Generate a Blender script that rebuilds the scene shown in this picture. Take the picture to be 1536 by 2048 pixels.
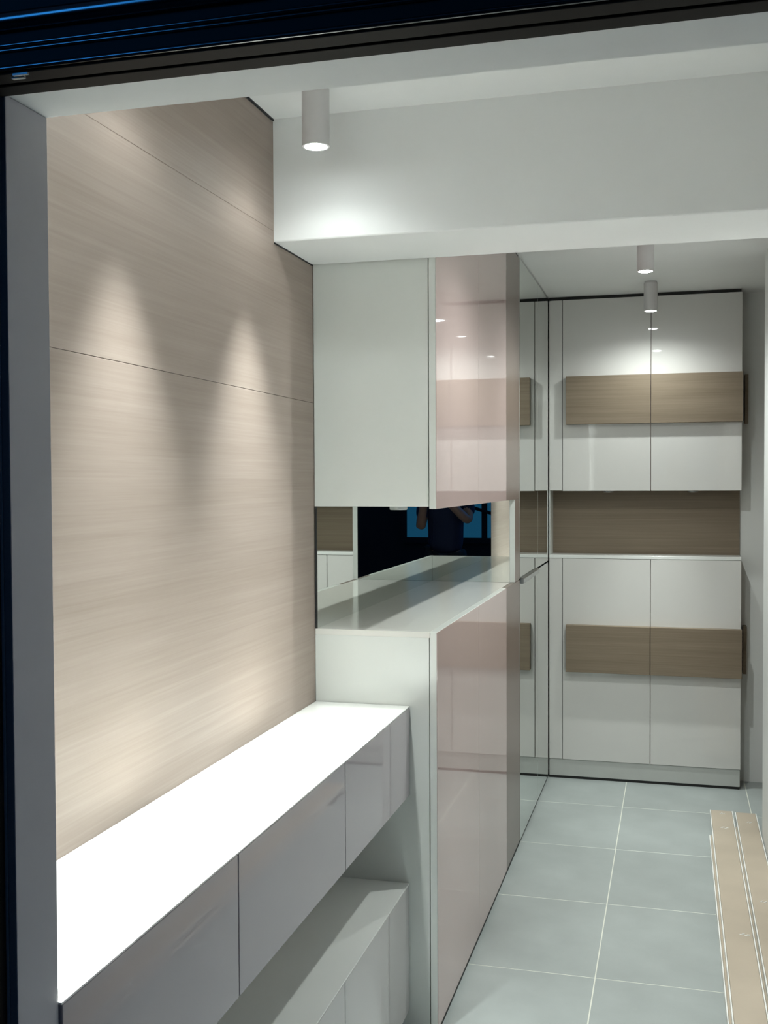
import bpy, bmesh, math, random
from mathutils import Vector, Matrix
random.seed(4)
scene = bpy.context.scene
COL = scene.collection
for o in list(bpy.data.objects): bpy.data.objects.remove(o, do_unlink=True)

# ------------------------------------------------------------------ camera
CAM = Vector((0, 0, 1.5))
YAW, PITCH, ROLL, FPX = 0.263176, -0.0282875, -0.004577, 2158.98
cd = bpy.data.cameras.new('camera'); cam = bpy.data.objects.new('camera', cd); COL.objects.link(cam)
fwd = Vector((-math.sin(YAW)*math.cos(PITCH), math.cos(YAW)*math.cos(PITCH), math.sin(PITCH)))
rt = Vector((math.cos(YAW), math.sin(YAW), 0)); up = rt.cross(fwd)
rt2 = math.cos(ROLL)*rt + math.sin(ROLL)*up; up2 = -math.sin(ROLL)*rt + math.cos(ROLL)*up
m = Matrix((rt2, up2, -fwd)).transposed().to_4x4(); m.translation = CAM
cam.matrix_world = m
cd.sensor_fit = 'HORIZONTAL'; cd.sensor_width = 36; cd.lens = FPX/1536*36; cd.clip_start = 0.005
scene.camera = cam

# ------------------------------------------------------------------ world: night sky, exposure
w = bpy.data.worlds.new('night'); scene.world = w; w.use_nodes = True
bg = w.node_tree.nodes['Background']; bg.inputs[0].default_value = (0.02, 0.05, 0.12, 1); bg.inputs[1].default_value = 0.3
vs = scene.view_settings
vs.view_transform = 'Standard'; vs.look = 'None'; vs.gamma = 1.0; vs.use_curve_mapping = False
vs.exposure = 1.25
LAMP_COL = (0.935, 1.0, 0.96)          # cool, slightly green LED
# (watts, cone in degrees, edge blend) of the lens core, the beam and the spill of each lamp
WASH = ((470.0, 15, 1.0), (45.0, 54, 1.0), (0.55, 150, 0.5))     # pair over the console and the added lamp by the entrance wall
ROW = ((40.0, 42, 1.0), (15.5, 160, 1.0), (0.5, 170, 0.5))      # corridor row
ROW_END = ((44.0, 42, 1.0), (7.0, 160, 1.0), (0.3, 170, 0.5))   # last of the row, close to the end cabinets

# ------------------------------------------------------------------ materials
def newmat(name):
    mt = bpy.data.materials.new(name); mt.use_nodes = True
    return mt, mt.node_tree.nodes, mt.node_tree.links, mt.node_tree.nodes['Principled BSDF']
def plain(name, col, rough=0.5, metal=0.0, ior=1.5, var=0.03, nscale=9.0, bump=0.0, bscale=200, coat=0.0):
    mt, N, L, P = newmat(name)
    P.inputs['Roughness'].default_value = rough; P.inputs['Metallic'].default_value = metal
    P.inputs['IOR'].default_value = ior
    if coat: P.inputs['Coat Weight'].default_value = coat; P.inputs['Coat Roughness'].default_value = 0.02
    tc = N.new('ShaderNodeTexCoord'); ns = N.new('ShaderNodeTexNoise'); ns.inputs['Scale'].default_value = nscale
    ns.inputs['Detail'].default_value = 4
    L.new(tc.outputs['Object'], ns.inputs['Vector'])
    rp = N.new('ShaderNodeValToRGB')
    rp.color_ramp.elements[0].position = 0.3; rp.color_ramp.elements[1].position = 0.7
    rp.color_ramp.elements[0].color = (*[c*(1-var) for c in col], 1)
    rp.color_ramp.elements[1].color = (*[min(1, c*(1+var)) for c in col], 1)
    L.new(ns.outputs['Fac'], rp.inputs['Fac']); L.new(rp.outputs['Color'], P.inputs['Base Color'])
    if bump:
        n2 = N.new('ShaderNodeTexNoise'); n2.inputs['Scale'].default_value = bscale; n2.inputs['Detail'].default_value = 3
        b = N.new('ShaderNodeBump'); b.inputs['Strength'].default_value = bump; b.inputs['Distance'].default_value = 0.002
        L.new(tc.outputs['Object'], n2.inputs['Vector']); L.new(n2.outputs['Fac'], b.inputs['Height']); L.new(b.outputs['Normal'], P.inputs['Normal'])
    return mt
def wood(name, dark, light, axis, rough=0.58, scale=1.0):
    """straight-grained veneer, grain running along the given world axis"""
    mt, N, L, P = newmat(name)
    tc = N.new('ShaderNodeTexCoord')
    def layer(sx, along, detail):
        mp = N.new('ShaderNodeMapping'); s = [sx, sx, sx]; s['xyz'.index(axis)] = along
        mp.inputs['Scale'].default_value = s
        n = N.new('ShaderNodeTexNoise'); n.inputs['Scale'].default_value = 1; n.inputs['Detail'].default_value = detail; n.inputs['Roughness'].default_value = 0.6
        L.new(tc.outputs['Object'], mp.inputs['Vector']); L.new(mp.outputs['Vector'], n.inputs['Vector'])
        return n
    n1 = layer(34*scale, 0.9, 5); n2 = layer(170*scale, 2.5, 3)
    mx = N.new('ShaderNodeMath'); mx.operation = 'MULTIPLY_ADD'; mx.inputs[1].default_value = 0.45
    sc = N.new('ShaderNodeMath'); sc.operation = 'MULTIPLY'; sc.inputs[1].default_value = 0.55
    L.new(n1.outputs['Fac'], sc.inputs[0]); L.new(n2.outputs['Fac'], mx.inputs[0]); L.new(sc.outputs[0], mx.inputs[2])
    rp = N.new('ShaderNodeValToRGB')
    rp.color_ramp.elements[0].position = 0.33; rp.color_ramp.elements[1].position = 0.66
    rp.color_ramp.elements[0].color = (*dark, 1); rp.color_ramp.elements[1].color = (*light, 1)
    L.new(mx.outputs[0], rp.inputs['Fac']); L.new(rp.outputs['Color'], P.inputs['Base Color'])
    P.inputs['Roughness'].default_value = rough
    b = N.new('ShaderNodeBump'); b.inputs['Strength'].default_value = 0.12; b.inputs['Distance'].default_value = 0.001
    L.new(n2.outputs['Fac'], b.inputs['Height']); L.new(b.outputs['Normal'], P.inputs['Normal'])
    return mt
def emit(name, col, strength):
    mt, N, L, P = newmat(name); N.remove(P)
    e = N.new('ShaderNodeEmission'); e.inputs[0].default_value = (*col, 1); e.inputs[1].default_value = strength
    L.new(e.outputs[0], N['Material Output'].inputs[0]); return mt

M = dict(
    plaster = plain('plaster', (0.80, 0.81, 0.80), 0.75, var=0.015, nscale=4, bump=0.05, bscale=120),
    ceiling = plain('ceiling_paint', (0.85, 0.86, 0.855), 0.75, var=0.015, nscale=4),
    white = plain('white_laminate', (0.74, 0.76, 0.73), 0.22, var=0.008),
    top = plain('white_gloss_top', (0.80, 0.81, 0.79), 0.10, var=0.006),
    counter = plain('counter_gloss', (0.78, 0.77, 0.73), 0.12, var=0.006),
    gloss = plain('pale_mushroom_gloss', (0.535, 0.415, 0.398), 0.025, var=0.006, ior=1.52),
    glossend = plain('pale_grey_gloss', (0.68, 0.665, 0.645), 0.03, var=0.006, ior=1.5),
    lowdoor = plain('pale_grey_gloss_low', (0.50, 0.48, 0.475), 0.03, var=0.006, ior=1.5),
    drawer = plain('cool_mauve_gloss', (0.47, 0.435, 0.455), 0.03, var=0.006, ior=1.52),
    jamb = plain('jamb_shade_grey', (0.52, 0.51, 0.54), 0.6, var=0.02),  # darker grey stands in for the weaker light on the jamb
    taupe = plain('satin_taupe', (0.185, 0.142, 0.122), 0.28, var=0.02),
    plinth = plain('plinth_grey', (0.50, 0.51, 0.49), 0.35),
    black = plain('shadow_gap_black', (0.012, 0.012, 0.012), 0.6),
    mirror = plain('silver_mirror', (0.80, 0.84, 0.81), 0.0, metal=1.0, var=0.0),
    mirror2 = plain('tinted_mirror', (0.70, 0.73, 0.70), 0.004, metal=1.0, var=0.0),
    chrome = plain('chrome', (0.75, 0.75, 0.75), 0.15, metal=1.0),
    alu = plain('aluminium', (0.55, 0.57, 0.57), 0.3, metal=1.0),
    lampbody = plain('lamp_white', (0.62, 0.60, 0.60), 0.45),
    tile = plain('grey_porcelain', (0.335, 0.365, 0.36), 0.34, var=0.07, nscale=6, bump=0.08, bscale=60),
    grout = plain('pale_grout', (0.62, 0.63, 0.56), 0.85),
    frame = plain('dark_metal_frame', (0.10, 0.10, 0.10), 0.2, var=0.1, metal=1.0),
    lip = plain('dark_frame_lip', (0.020, 0.017, 0.015), 0.5, var=0.1, ior=1.13),
    kraft = plain('kraft_board', (0.46, 0.39, 0.31), 0.42, var=0.07, nscale=5),
    edge = plain('white_board_edge', (0.85, 0.85, 0.82), 0.35),
    film = plain('clear_tape_wrinkle', (0.90, 0.90, 0.88), 0.15),
    woodwall = wood('oak_veneer_wall', (0.315, 0.250, 0.210), (0.386, 0.317, 0.275), 'y'),
    woodend = wood('oak_veneer_end', (0.168, 0.126, 0.084), (0.238, 0.188, 0.134), 'x'),
    lens = emit('lamp_lens', (0.93, 1.0, 0.98), 26),
    bluewin = emit('blue_lit_pane', (0.02, 0.17, 0.36), 0.16),
    bluesign = emit('bright_blue_pane', (0.03, 0.30, 0.9), 4.0),
    dark = plain('night_facade', (0.03, 0.03, 0.035), 0.8),
    asphalt = plain('dark_paving', (0.04, 0.04, 0.045), 0.7),
    skin = plain('skin', (0.42, 0.25, 0.18), 0.55),
    shirt = plain('navy_shirt', (0.015, 0.022, 0.06), 0.85),
    trousers = plain('dark_trousers', (0.02, 0.02, 0.025), 0.85),
    hair = plain('black_hair', (0.012, 0.010, 0.010), 0.5),
    phone = plain('phone_black', (0.01, 0.01, 0.012), 0.15),
)

# ------------------------------------------------------------------ helpers
class MB:
    """collects shapes (world coordinates) and links them as one mesh object"""
    def __init__(self): self.bm = bmesh.new()
    def box(self, x0, x1, y0, y1, z0, z1, bev=0.0, seg=2):
        t = bmesh.new(); bmesh.ops.create_cube(t, size=1)
        for v in t.verts:
            v.co = Vector(((x0+x1)/2 + v.co.x*(x1-x0), (y0+y1)/2 + v.co.y*(y1-y0), (z0+z1)/2 + v.co.z*(z1-z0)))
        if bev: bmesh.ops.bevel(t, geom=t.edges[:], offset=bev, segments=seg, affect='EDGES', profile=0.5)
        self._merge(t); return self
    def lathe(self, cx, cy, prof, n=32):
        t = bmesh.new(); rings = []
        for r, z in prof:
            rings.append([t.verts.new((cx + r*math.cos(2*math.pi*i/n), cy + r*math.sin(2*math.pi*i/n), z)) for i in range(n)] if r > 1e-6 else [t.verts.new((cx, cy, z))])
        for a, b in zip(rings, rings[1:]):
            for i in range(n):
                j = (i+1) % n
                if len(a) == 1 and len(b) == 1: continue
                if len(a) == 1: t.faces.new((a[0], b[j], b[i]))
                elif len(b) == 1: t.faces.new((a[i], a[j], b[0]))
                else: t.faces.new((a[i], a[j], b[j], b[i]))
        bmesh.ops.recalc_face_normals(t, faces=t.faces)
        self._merge(t); return self
    def rod(self, p, q, r, n=12):
        p, q = Vector(p), Vector(q); d = (q-p).normalized()
        a = d.orthogonal().normalized(); b = d.cross(a); t = bmesh.new()
        A = [t.verts.new(p + r*(math.cos(2*math.pi*i/n)*a + math.sin(2*math.pi*i/n)*b)) for i in range(n)]
        B = [t.verts.new(v.co + (q-p)) for v in A]
        for i in range(n): t.faces.new((A[i], A[(i+1) % n], B[(i+1) % n], B[i]))
        t.faces.new(A[::-1]); t.faces.new(B)
        self._merge(t); return self
    def prism(self, pts, axis, a, b):
        """extrude a closed 2-D outline along an axis from a to b"""
        t = bmesh.new()
        def mk(p, s): return {'x': (s, p[0], p[1]), 'y': (p[0], s, p[1]), 'z': (p[0], p[1], s)}[axis]
        A = [t.verts.new(mk(p, a)) for p in pts]; B = [t.verts.new(mk(p, b)) for p in pts]; n = len(pts)
        for i in range(n): t.faces.new((A[i], A[(i+1) % n], B[(i+1) % n], B[i]))
        t.faces.new(A[::-1]); t.faces.new(B); bmesh.ops.recalc_face_normals(t, faces=t.faces)
        self._merge(t); return self
    def _merge(self, t):
        me = bpy.data.meshes.new('tmp'); t.to_mesh(me); t.free(); self.bm.from_mesh(me); bpy.data.meshes.remove(me)
    def build(self, name, mat, parent=None, smooth=False):
        me = bpy.data.meshes.new(name); self.bm.to_mesh(me); self.bm.free()
        o = bpy.data.objects.new(name, me); COL.objects.link(o)
        me.materials.append(mat if not isinstance(mat, str) else M[mat])
        if smooth:
            for p in me.polygons: p.use_smooth = True
            me.set_sharp_from_angle(angle=math.radians(40))
        if parent is not None:
            off = Vector((0, 0, 0)); q = parent
            while q is not None: off += q.location; q = q.parent
            me.transform(Matrix.Translation(-off)); o.parent = parent
        return o
def box(name, mat, parent, b, bev=0.0015): return MB().box(*b, bev=bev).build(name, mat, parent)
def tag(o, label=None, cat=None, group=None, kind=None):
    if label: o['label'] = label
    if cat: o['category'] = cat
    if group: o['group'] = group
    if kind: o['kind'] = kind
    return o
def thing(name, loc, label, cat, group=None):
    o = bpy.data.objects.new(name, None); COL.objects.link(o); o.location = loc; o.empty_display_size = 0.1
    return tag(o, label, cat, group)
def struct(o, label, cat):
    return tag(o, label, cat, kind='structure')

# key planes (metres), camera at the origin in plan
XW, XF, XC, XR = -0.955, -0.612, -0.688, 0.352
Y1, YE, YB = 2.812, 5.450, 5.612
ZN, ZC, ZB = 2.390, 2.415, 2.090           # near ceiling, corridor ceiling, beam underside
YJ0, YJ1, ZL = 1.020, 1.100, 1.916         # entrance wall thickness, lintel underside
XJ = -0.692

# ------------------------------------------------------------------ setting
fl = struct(MB().box(-1.4, 1.6, 0.95, 6.0, -0.05, -0.0006).build('floor', 'grout'), 'corridor floor of grey porcelain tiles with pale joints', 'floor')
tw, td, g = 0.565, 0.588, 0.0035
tile_me = None
for i in range(-2, 3):
    for j in range(-4, 5):
        x0 = -0.228 + i*tw; y0 = 3.268 + j*td
        if x0 + tw < -1.0 or x0 > 1.2 or y0 + td < 1.0 or y0 > 5.7: continue
        if tile_me is None:
            b = MB().box(g/2, tw-g/2, g/2, td-g/2, -0.012, 0.0, bev=0.0008, seg=1)
            tile_me = bpy.data.meshes.new('floor_tile'); b.bm.to_mesh(tile_me); tile_me.materials.append(M['tile'])
        t = bpy.data.objects.new('floor_tile', tile_me); COL.objects.link(t); t.parent = fl; t.location = (x0, y0, 0)

wl = struct(MB().box(XW-0.14, XW-0.020, YJ1, 6.0, 0, 2.5).build('wall_left', 'woodwall'), 'left wall clad in pale horizontal-grained oak veneer', 'wall')
for z0, z1 in ((0.0, 1.7148), (1.7156, 2.1171), (2.1174, ZN-0.006)):
    box('wood_panel', 'woodwall', wl, (XW-0.018, XW-0.0005, YJ1, Y1-0.001, z0, z1), 0.0008)
struct(MB().box(XR, XR+0.12, YJ1, 4.66, 0, 2.5).build('wall_right', 'plaster'), 'white plastered wall along the right of the corridor', 'wall')
struct(MB().box(-1.1, 1.3, YB, YB+0.1, 0, 2.5).box(XR+0.12, 1.3, 4.56, 4.66, 0, 2.5).build('wall_back', 'plaster'), 'white back wall beside the end cabinets, in shade near them', 'wall')
wf = struct(MB().box(-1.1, XJ-0.0105, YJ0, YJ1, 0, 2.5).box(XJ-0.0105, 1.3, YJ0, YJ1, ZL, 2.5).box(XR+0.35, 1.3, YJ0, YJ1, 0, ZL).build('wall_front', 'plaster'), 'plastered entrance wall with jamb and lintel around the opening, shade on the jamb painted grey', 'wall')
struct(MB().box(-1.1, 1.3, YJ1, 2.65, ZN, 2.5).box(-1.1, 1.3, 2.65, 6.0, ZC, 2.5).build('ceiling', 'ceiling'), 'flat white ceiling in front of and behind the beam', 'ceiling')
struct(MB().box(-1.0, 1.3, 2.515, 2.806, ZB, ZC+0.02, bev=0.004).build('ceiling_beam', 'ceiling'), 'deep white beam crossing the ceiling', 'beam')
box('jamb_shade_sheet', 'jamb', wf, (XJ-0.010, XJ, YJ0, YJ1, 0, ZL-0.0005), 0.001)  # sheet carrying the painted shade of the jamb
# thin dark joints where ceiling and beam meet the veneer
tr = struct(MB().box(XW, XW+0.002, YJ1, 2.515, ZN-0.005, ZN).build('trim_1', 'black'), 'thin dark joint between veneered wall and ceiling', 'trim')
struct(MB().box(XW, XW+0.002, 2.515, 2.806, ZB-0.003, ZB).build('trim_2', 'black'), 'thin dark joint between veneered wall and beam', 'trim')

d2 = thing('added_shade_door', (0.70, 5.13, 0), 'added dark wooden door in the unseen recess on the right, cutting bounced light', 'door'); d2['kind'] = 'structure'  # added out of view to soak up bounce and deepen the recess shade
box('leaf', 'woodend', d2, (0.70, 0.74, 4.662, YB-0.002, 0.005, ZC-0.002), 0.002)
MB().rod((0.699, 4.75, 1.0), (0.65, 4.75, 1.0), 0.008).rod((0.652, 4.742, 1.0), (0.652, 4.87, 1.0), 0.008).build('handle', 'alu', d2, True)

# dark metal entrance frame on the outer face of the opening
df = thing('door_1', (0, 0.96, 0), 'dark glossy metal entrance door frame at the top and left', 'door frame'); df['kind'] = 'structure'
box('head', 'lip', df, (-1.2, 1.3, 0.962, YJ0-0.001, ZL+0.002, ZL+0.3), 0.002)
box('head_lip', 'lip', df, (-1.2, 1.3, 0.994, YJ0-0.001, ZL-0.004, ZL+0.0015), 0.001)
box('head_lip', 'lip', df, (-1.2, 1.3, 0.964, 0.988, ZL-0.004, ZL+0.0015), 0.001)
for bz, br in ((1.9165, 0.0025), (1.934, 0.002), (1.939, 0.0022), (1.962, 0.010)):
    MB().rod((-1.2, 0.9615, bz), (1.3, 0.9615, bz), br, 20).build('bead', 'frame', df, True)
box('side_post', 'lip', df, (-1.1, XJ-0.012, 0.964, YJ0-0.001, 0, ZL+0.001), 0.002)
cl = MB().box(-0.650, -0.636, 0.970, 0.974, ZL-0.0065, ZL-0.004).box(-0.645, -0.628, 0.964, 0.967, ZL-0.006, ZL-0.004).build('latch_clip', 'plinth', df)
# door frame casing on the right wall
# ------------------------------------------------------------------ floating console
c = thing('floating_console', (XC, 1.95, 0.655), 'white wall-hung console with three glossy drawers on the oak wall', 'console')
box('top_panel', 'top', c, (XW, XC, YJ1, Y1-0.003, 0.8915, 0.895), 0.0005)
box('carcass', 'white', c, (XW, XC-0.020, YJ1, Y1-0.003, 0.656, 0.891), 0.001)
for y0, y1 in ((YJ1+0.002, 1.6255), (1.6295, 2.2185), (2.2225, Y1-0.005)):
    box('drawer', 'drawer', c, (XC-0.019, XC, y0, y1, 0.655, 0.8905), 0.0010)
# low cabinet below it
c = thing('low_cabinet', (XC, 1.95, 0), 'low white glossy cabinet on the floor under the console', 'cabinet')
box('carcass', 'white', c, (XW, XC-0.022, YJ1, Y1-0.003, 0.068, 0.409), 0.001)
box('top_panel', 'top', c, (XW, XC-0.003, YJ1, Y1-0.003, 0.4095, 0.413), 0.0005)
box('plinth', 'black', c, (XW, XC-0.07, YJ1, Y1-0.003, 0.0, 0.067), 0)
for y0, y1 in ((YJ1+0.002, 1.6255), (1.6295, 2.2185), (2.2225, Y1-0.005)):
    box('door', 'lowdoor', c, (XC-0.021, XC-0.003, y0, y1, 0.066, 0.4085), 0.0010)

# ------------------------------------------------------------------ tall cabinet run by the left wall
YS1, YS2, YS3, YM = 3.446, 4.043, 4.408, 4.270
ZT, ZU = 1.096, 1.430
c = thing('wall_cabinet', ((XW+XF)/2, 3.6, ZU), 'white upper cabinet with glossy mushroom doors above the mirrored niche', 'cabinet')
box('carcass', 'white', c, (XW, XF-0.0225, Y1, YS3-0.002, ZU+0.002, ZC-0.012), 0.001)
for y0, y1 in ((Y1-0.002, YS1-0.0006), (YS1+0.0006, YS2-0.001)):
    d = box('door', 'white', c, (XF-0.020, XF-0.0015, y0, y1, ZU-0.004, ZC-0.012), 0.0008)
    box('front_sheet', 'gloss', d, (XF-0.0014, XF, y0+0.0005, y1-0.0005, ZU-0.0035, ZC-0.0125), 0)
tag(box('narrow_door', 'taupe', c, (XF-0.020, XF-0.0005, YS2+0.001, YS3-0.003, ZU-0.004, ZC-0.012), 0.0012), 'narrow satin taupe door')
box('top_gap', 'black', c, (XF-0.05, XF-0.006, Y1+0.004, YS3, ZC-0.012, ZC), 0)
c = thing('base_cabinet', ((XW+XF)/2, 3.6, 0), 'white base cabinet with glossy mushroom doors below the mirrored niche', 'cabinet')
box('carcass', 'white', c, (XW, XF-0.0225, Y1, YS3-0.002, 0.020, ZT-0.0162), 0.0003)
for y0, y1 in ((Y1-0.002, YS1-0.0006), (YS1+0.0006, YS2-0.001)):
    d = box('door', 'white', c, (XF-0.020, XF-0.0015, y0, y1, 0.020, ZT), 0.0008)
    box('front_sheet', 'gloss', d, (XF-0.0014, XF, y0+0.0005, y1-0.0005, 0.0205, ZT-0.0015), 0)
tag(box('narrow_door', 'taupe', c, (XF-0.020, XF-0.0005, YS2+0.001, YS3-0.003, 0.020, ZT-0.001), 0.0012), 'narrow satin taupe door')
box('plinth', 'black', c, (XW, XF-0.004, Y1+0.003, YS3, 0.0, 0.0195), 0)
c = thing('niche_worktop', ((XW+XF)/2, 3.5, ZT-0.016), 'pale glossy worktop of the niche between upper and base cabinets', 'worktop')
box('slab', 'counter', c, (XW, XF-0.0205, Y1, YM, ZT-0.016, ZT), 0.0004)
c = thing('end_post', ((XW+XF)/2, 4.34, ZT), 'taupe upright closing the far end of the niche', 'panel')
box('edge_strip', 'white', c, (XF-0.0215, XF-0.001, YM+0.001, YM+0.0055, ZT+0.0005, ZU-0.0045), 0)
box('panel', 'taupe', c, (XW, XF-0.0005, YM+0.006, YS3-0.003, ZT+0.0005, ZU-0.0045), 0.001)
c = thing('niche_mirror', (XW, 3.5, ZT), 'long mirror along the back of the niche over the worktop', 'mirror', 'niche mirrors')
box('glass', 'mirror', c, (XW+0.001, XW+0.006, Y1+0.003, YM, ZT+0.0005, ZU), 0)
box('edge_seal', 'black', c, (XW+0.001, XW+0.0058, Y1-0.001, Y1+0.003, ZT, ZU), 0)
c = thing('niche_mirror', (XF, YM, ZT), 'small mirror closing the far end of the niche over the worktop', 'mirror', 'niche mirrors')
box('glass', 'mirror', c, (XW+0.0065, XF-0.022, YM, YM+0.005, ZT+0.0005, ZU-0.0045), 0)

# ------------------------------------------------------------------ mirrored wardrobe between taupe strip and end cabinets
c = thing('mirrored_wardrobe', ((XW+XF)/2, 4.95, 0), 'tall built-in cupboard with mirrored doors beside the end cabinets', 'wardrobe')
box('carcass', 'black', c, (XW, XF-0.0225, YS3+0.001, YB-0.001, 0.014, ZC-0.002), 0)
box('plinth', 'black', c, (XW, XF-0.006, YS3, YE, 0.0, 0.0135), 0)
YQ = 5.005
for k, (y0, y1) in enumerate(((YS3+0.003, YQ-0.0015), (YQ+0.0015, YE-0.002))):
    box('upper_door', 'mirror2', c, (XF-0.021, XF, y0, y1, ZT+0.004, ZC-0.010), 0.0008)
    d = box('lower_door', 'mirror2', c, (XF-0.021, XF, y0, y1, 0.016, ZT-0.004), 0.0008)
    if k == 0:
        h = MB().prism([(XF-0.002, 1.074), (XF+0.010, 1.076), (XF+0.012, 1.080), (XF+0.012, 1.095), (XF+0.009, 1.099), (XF-0.002, 1.099)], 'y', YS3+0.03, YQ-0.03)
        h.build('handle', 'alu', d)

# ------------------------------------------------------------------ end cabinets facing down the corridor
EL, ER, ES, EF = XF+0.003, 0.310, -0.114, -0.543
ZEU, ZET = 1.450, 1.128
def end_door(c, x0, x1, z0, z1, bz0, bz1, bx0, bx1, board):
    d = box('door', 'glossend', c, (x0, x1, YE, YE+0.019, z0, z1), 0.0012)
    tag(box(board, 'woodend', d, (bx0, bx1, YE-0.038, YE-0.0005, bz0, bz1), 0.0015), 'oak veneer board fixed across the door')
c = thing('end_wall_cabinet', (-0.15, YE+0.08, ZEU), 'pale glossy upper cabinet at the corridor end with an oak band', 'cabinet')
box('carcass', 'taupe', c, (EL, ER, YE+0.0205, YB-0.001, ZEU+0.002, 2.398), 0.001)
box('filler', 'glossend', c, (EL, EF-0.0015, YE+0.001, YE+0.019, ZEU, 2.398), 0.001)
end_door(c, EF+0.0015, ES-0.0015, ZEU-0.002, 2.398, 1.778, 2.016, -0.523, ES-0.0015, 'handle_board')
end_door(c, ES+0.0015, ER, ZEU-0.002, 2.398, 1.778, 2.016, ES+0.0015, ER+0.003, 'handle_board')
box('top_gap', 'black', c, (EL, ER-0.004, YE+0.012, YB-0.002, 2.399, ZC), 0)
box('return_board', 'woodend', c, (0.329, 0.345, YB-0.06, YB-0.001, 1.775, 2.014), 0.001)
c = thing('end_base_cabinet', (-0.15, YE+0.08, 0), 'pale glossy base cabinet at the corridor end with an oak band', 'cabinet')
box('carcass', 'taupe', c, (EL, ER, YE+0.0205, YB-0.001, 0.014, ZET-0.0165), 0.001)
box('filler', 'glossend', c, (EL, EF-0.0015, YE+0.001, YE+0.019, 0.098, ZET-0.0175), 0.001)
end_door(c, EF+0.0015, ES-0.0015, 0.098, ZET-0.0175, 0.546, 0.781, -0.523, ES-0.0015, 'handle_board')
end_door(c, ES+0.0015, ER, 0.098, ZET-0.0175, 0.546, 0.781, ES+0.0015, ER+0.003, 'handle_board')
box('kickboard', 'plinth', c, (EL, ER-0.002, YE+0.004, YE+0.019, 0.013, 0.0965), 0.001)
box('plinth', 'black', c, (EL, ER-0.006, YE+0.007, YB-0.002, 0.0, 0.0125), 0)
box('return_board', 'woodend', c, (0.325, 0.343, YB-0.06, YB-0.001, 0.546, 0.781), 0.001)
c = thing('end_worktop', (-0.15, YE+0.08, ZET-0.016), 'thin white worktop of the end base cabinet', 'worktop')
box('slab', 'top', c, (EL, ER, YE-0.001, YB-0.014, ZET-0.016, ZET), 0.001)
c = thing('niche_back_panel', (-0.15, YB-0.01, ZET), 'dark oak panel lining the open niche of the end cabinets', 'panel')
box('board', 'woodend', c, (EL, ER, YB-0.013, YB-0.001, ZET-0.016, ZEU+0.001), 0)
box('corner_strip', 'white', c, (EL, EL+0.004, YE+0.003, YB-0.0135, ZET+0.0005, ZEU+0.0015), 0.0005)

# ------------------------------------------------------------------ ceiling downlights
def downlight(x, y, ztop, label, lamps, length=0.136, r=0.031):
    zb = ztop - length
    c = thing('ceiling_downlight', (x, y, ztop), label, 'downlight', 'cylinder downlights')
    MB().lathe(x, y, [(0, ztop-0.0005), (r*0.9, ztop-0.0005), (r*0.9, ztop-0.006), (r, ztop-0.008), (r, zb+0.001), (r-0.001, zb), (r-0.005, zb), (r-0.006, zb+0.010), (0, zb+0.012)], 40).build('housing', 'lampbody', c, True)
    MB().lathe(x, y, [(0, zb-0.003), (r*0.55, zb-0.002), (r-0.0065, zb+0.0005), (r-0.0065, zb+0.006), (0, zb+0.006)], 32).build('lens', 'lens', c, True)
    for nm, (e, size, bl) in zip(('core_lamp', 'beam_lamp', 'spill_lamp'), lamps):
        rad = 0.02
        ld = bpy.data.lights.new(nm, 'SPOT'); ld.energy = e; ld.color = LAMP_COL; ld.spot_size = math.radians(size); ld.spot_blend = bl; ld.shadow_soft_size = rad
        lo = bpy.data.objects.new(nm, ld); COL.objects.link(lo); lo.parent = c; lo.location = (0, 0, -length-0.022)
        if lamps is WASH and nm == 'core_lamp': lo.rotation_euler.y = math.radians(-2.6)      # aimed a little off the wall
    return c
downlight(-0.783, 2.331, ZN, 'white cylinder downlight hanging just in front of the beam', WASH)
downlight(-0.783, 1.740, ZN, 'white cylinder downlight over the middle of the console, hidden by the lintel', WASH)
downlight(-0.783, 1.165, ZN, 'added white cylinder downlight, unseen, brightening the console end next to the entrance wall', WASH)  # added unseen lamp, evens out the light on the near console end
downlight(-0.108, 4.170, ZC, 'larger-looking of the two white cylinder downlights behind the beam', ROW)
downlight(-0.110, 5.148, ZC, 'far white cylinder downlight right before the end cabinets', ROW_END)
downlight(-0.100, 3.080, ZC, 'white cylinder downlight close behind the beam, seen only reflected', ROW)

# small chrome puck lamps, unlit
def puck(x, y, z, label):
    c = thing('puck_lamp', (x, y, z), label, 'puck lamp', 'unlit puck lamps')
    MB().lathe(x, y, [(0, z), (0.024, z), (0.025, z-0.002), (0.025, z-0.010), (0.023, z-0.012), (0.019, z-0.012)], 32).build('rim', 'alu', c, True)
    MB().lathe(x, y, [(0, z-0.0105), (0.0188, z-0.0105), (0.0188, z-0.0115), (0, z-0.0115)], 32).build('glass', 'taupe', c, True)
puck(-0.755, 2.96, ZU+0.0015, 'small chrome puck lamp under the upper cabinet by the mirrored niche')
puck(-0.321, 5.52, ZEU+0.0015, 'left chrome puck lamp under the end upper cabinet')
puck(0.087, 5.52, ZEU+0.0015, 'right chrome puck lamp under the end upper cabinet')

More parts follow.
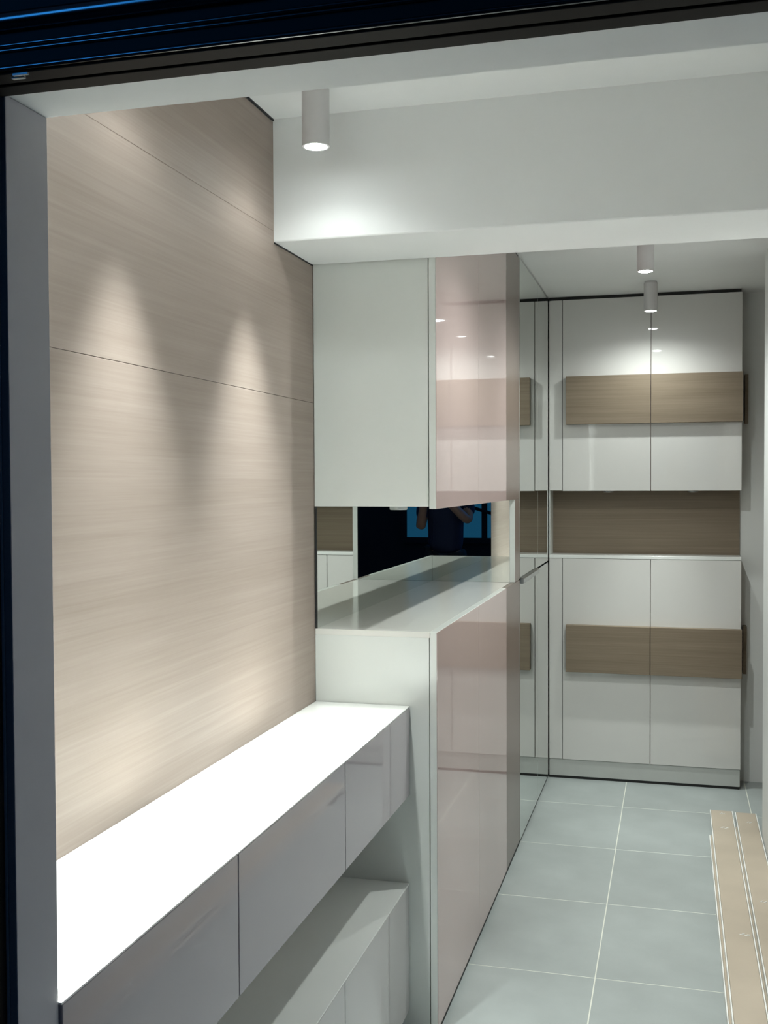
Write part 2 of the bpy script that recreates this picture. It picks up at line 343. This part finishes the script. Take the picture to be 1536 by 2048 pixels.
# ------------------------------------------------------------------ wrapped boards on the floor along the right wall
def board(x0, x1, y0, y1, z0, z1, label, skew=0.0, tapes=()):
    c = thing('wrapped_board', ((x0+x1)/2, (y0+y1)/2, z0), label, 'board', 'boards lying along the right wall')
    box('core', 'kraft', c, (x0+0.0045, x1-0.0045, y0, y1, z0, z1), 0.002)
    box('edge_strip', 'edge', c, (x0, x0+0.004, y0, y1, z0, z1+0.001), 0.0012)
    box('edge_strip', 'edge', c, (x1-0.004, x1, y0, y1, z0, z1+0.001), 0.0012)
    for tx, ty, ln in tapes:
        b = MB()
        for k in range(4):
            a = tx + ln*(k/4-0.5); b.box(a, a+ln/4*1.1, ty+0.006*math.sin(k*2.1), ty+0.006*math.sin(k*2.1)+0.004, z1, z1+0.0015+0.001*(k % 2))
        b.build('tape_wrinkle', 'film', c)
    c.rotation_euler.z = skew
board(0.143, 0.243, 2.3, 4.66, 0.0, 0.020, 'lower wrapped board peeping out under the left one')
board(0.250, 0.346, 2.2, 4.80, 0.0, 0.020, 'lower wrapped board under the right one next to the wall')
board(0.154, 0.250, 2.2, 4.95, 0.0212, 0.041, 'upper left wrapped tan board with white edges', tapes=((0.205, 4.90, 0.02), (0.205, 4.70, 0.03), (0.22, 3.6, 0.03)))
board(0.259, 0.348, 2.2, 4.94, 0.0212, 0.041, 'upper right wrapped tan board with white edges against the wall', tapes=((0.31, 4.80, 0.02), (0.30, 3.9, 0.02)))

# ------------------------------------------------------------------ outdoors behind the camera (seen in the niche mirrors)
struct(MB().box(-6, 6, -3.4, 0.94, -0.06, -0.01).build('floor_outside', 'asphalt'), 'dark paving outside the entrance', 'paving')
struct(MB().box(-6, 6, -3.3, -3.1, 0, 6).build('wall_outside', 'dark'), 'dark facade opposite the entrance', 'wall')
def window(name, x0, x1, z0, z1, nx, nz, label, pm='bluewin'):
    wn = thing(name, ((x0+x1)/2, -3.1, z0), label, 'window'); wn['kind'] = 'structure'
    t = 0.03
    for i in range(nx):
        for j in range(nz):
            a = x0+(x1-x0)*i/nx; b_ = x0+(x1-x0)*(i+1)/nx; e = z0+(z1-z0)*j/nz; f_ = z0+(z1-z0)*(j+1)/nz
            box('pane', pm, wn, (a+t, b_-t, -3.095, -3.085, e+t, f_-t), 0)
    for i in range(nx+1):
        a = x0+(x1-x0)*i/nx; box('mullion', 'dark', wn, (a-t, a+t, -3.1, -3.06, z0-t, z1+t), 0)
    for j in range(nz+1):
        e = z0+(z1-z0)*j/nz; box('rail', 'dark', wn, (x0-t, x1+t, -3.1, -3.055, e-t, e+t), 0)
window('window_1', -0.35, 1.0, 0.85, 2.2, 3, 2, 'blue lit window of the facade opposite')
for a_, b_ in (((-0.25, -3.04, 1.0), (0.10, -3.04, 1.7)), ((-0.20, -3.04, 0.95), (0.2, -3.04, 1.6)), ((0.02, -3.04, 1.15), (0.45, -3.04, 1.28))):
    MB().rod(a_, b_, 0.018).build('brace', 'dark', bpy.data.objects['window_1'])
window('window_2', -4.4, -2.5, 2.9, 4.6, 2, 2, 'blue lit upper window of the facade opposite', 'bluesign')

# ------------------------------------------------------------------ the photographer, mirrored in the niche
def skin_mesh(name, verts, edges, radii, root, mat, parent, sub=2):
    me = bpy.data.meshes.new(name); me.from_pydata([Vector(v) for v in verts], edges, [])
    o = bpy.data.objects.new(name, me); COL.objects.link(o)
    mo = o.modifiers.new('skin', 'SKIN'); mo.use_smooth_shade = True
    for i, r in enumerate(radii):
        rr = (r, r) if isinstance(r, (int, float)) else r
        me.skin_vertices[0].data[i].radius = rr; me.skin_vertices[0].data[i].use_root = (i == root)
    s = o.modifiers.new('sub', 'SUBSURF'); s.levels = sub; s.render_levels = sub
    me.materials.append(M[mat]); o.parent = parent
    return o
P0 = Vector((-0.02, -0.445, 0))
p = thing('person', P0, 'person in a dark blue shirt holding up a phone, mirrored in the niche', 'person')
p.rotation_euler.z = YAW*0.5
V = [(0,0,.92),(0,0,1.08),(0,.01,1.24),(0,0,1.38),(0,.005,1.47),(0,.02,1.53),(0,.03,1.60),(0,.02,1.69),
     (.17,0,1.37),(.21,.06,1.10),(.150,.30,1.38),(.135,.350,1.43),
     (-.17,0,1.37),(-.20,.10,1.16),(.005,.30,1.38),(.025,.350,1.43),
     (.09,0,.86),(.10,.02,.48),(.10,-.01,.09),(.11,.10,.035),
     (-.09,0,.86),(-.10,.02,.48),(-.10,-.01,.09),(-.11,.10,.035)]
Ed = [(0,1),(1,2),(2,3),(3,4),(4,5),(5,6),(6,7),(3,8),(8,9),(9,10),(10,11),(3,12),(12,13),(13,14),(14,15),(0,16),(16,17),(17,18),(18,19),(0,20),(20,21),(21,22),(22,23)]
Rd = [(.09,.065),(.11,.085),(.16,.11),(.14,.09),.055,.06,(.080,.095),(.06,.075),.06,.045,.032,.030,.06,.045,.032,.030,.05,.05,.042,.04,.05,.05,.042,.04]
body = skin_mesh('body', V, Ed, Rd, 0, 'skin', p)
# shirt, trousers and hair over the body
SV = [(0,0,.84),(0,0,1.08),(0,.01,1.24),(0,0,1.38),(0,.0,1.43),(.17,0,1.375),(.20,.045,1.17),(-.17,0,1.375),(-.20,.06,1.20)]
skin_mesh('shirt', SV, [(0,1),(1,2),(2,3),(3,4),(3,5),(5,6),(3,7),(7,8)], [(.17,.12),(.16,.12),(.175,.125),(.155,.10),.065,.075,.062,.075,.062], 0, 'shirt', body)
TV = [(0,0,1.02),(.09,0,.86),(.10,.02,.48),(.10,-.01,.08),(-.09,0,.86),(-.10,.02,.48),(-.10,-.01,.08)]
skin_mesh('trousers', TV, [(0,1),(1,2),(2,3),(0,4),(4,5),(5,6)], [(.165,.118),.105,.078,.065,.105,.078,.065], 0, 'trousers', body)
skin_mesh('hair', [(0,-.02,1.60),(0,.0,1.68),(0,.04,1.725)], [(0,1),(1,2)], [(.085,.075),(.085,.09),(.05,.05)], 0, 'hair', body)
# hands: palm chain with five bent fingers each, rooted in the forearms
for sx, wx in ((1, .135), (-1, .025)):
    hv = [(wx, .350, 1.43), (wx+.004*sx, .372, 1.462)]; he = [(0, 1)]; hr = [.024, (.026, .015)]
    for k, (dz, ln) in enumerate(((.030, .020), (.014, .023), (-.002, .022), (-.016, .018))):
        a = len(hv)
        hv += [(wx+.006*sx, .380, 1.466+dz), (wx-.002*sx, .380+ln*.6, 1.472+dz), (wx-.012*sx, .378+ln*.8, 1.474+dz)]
        he += [(1, a), (a, a+1), (a+1, a+2)]; hr += [.0090, .0080, .0070]
    a = len(hv); hv += [(wx-.010*sx, .360, 1.450), (wx-.024*sx, .366, 1.466)]; he += [(0, a), (a, a+1)]; hr += [.011, .009]
    skin_mesh('hand', hv, he, hr, 0, 'skin', body, 1)
ph = thing('phone', (0, -0.016, 1.44), 'black phone held up by the person mirrored in the niche', 'phone')
ph.rotation_euler.z = YAW
box('case', 'phone', ph, (-0.035, 0.035, -0.030, -0.021, 1.42, 1.54), 0.003)
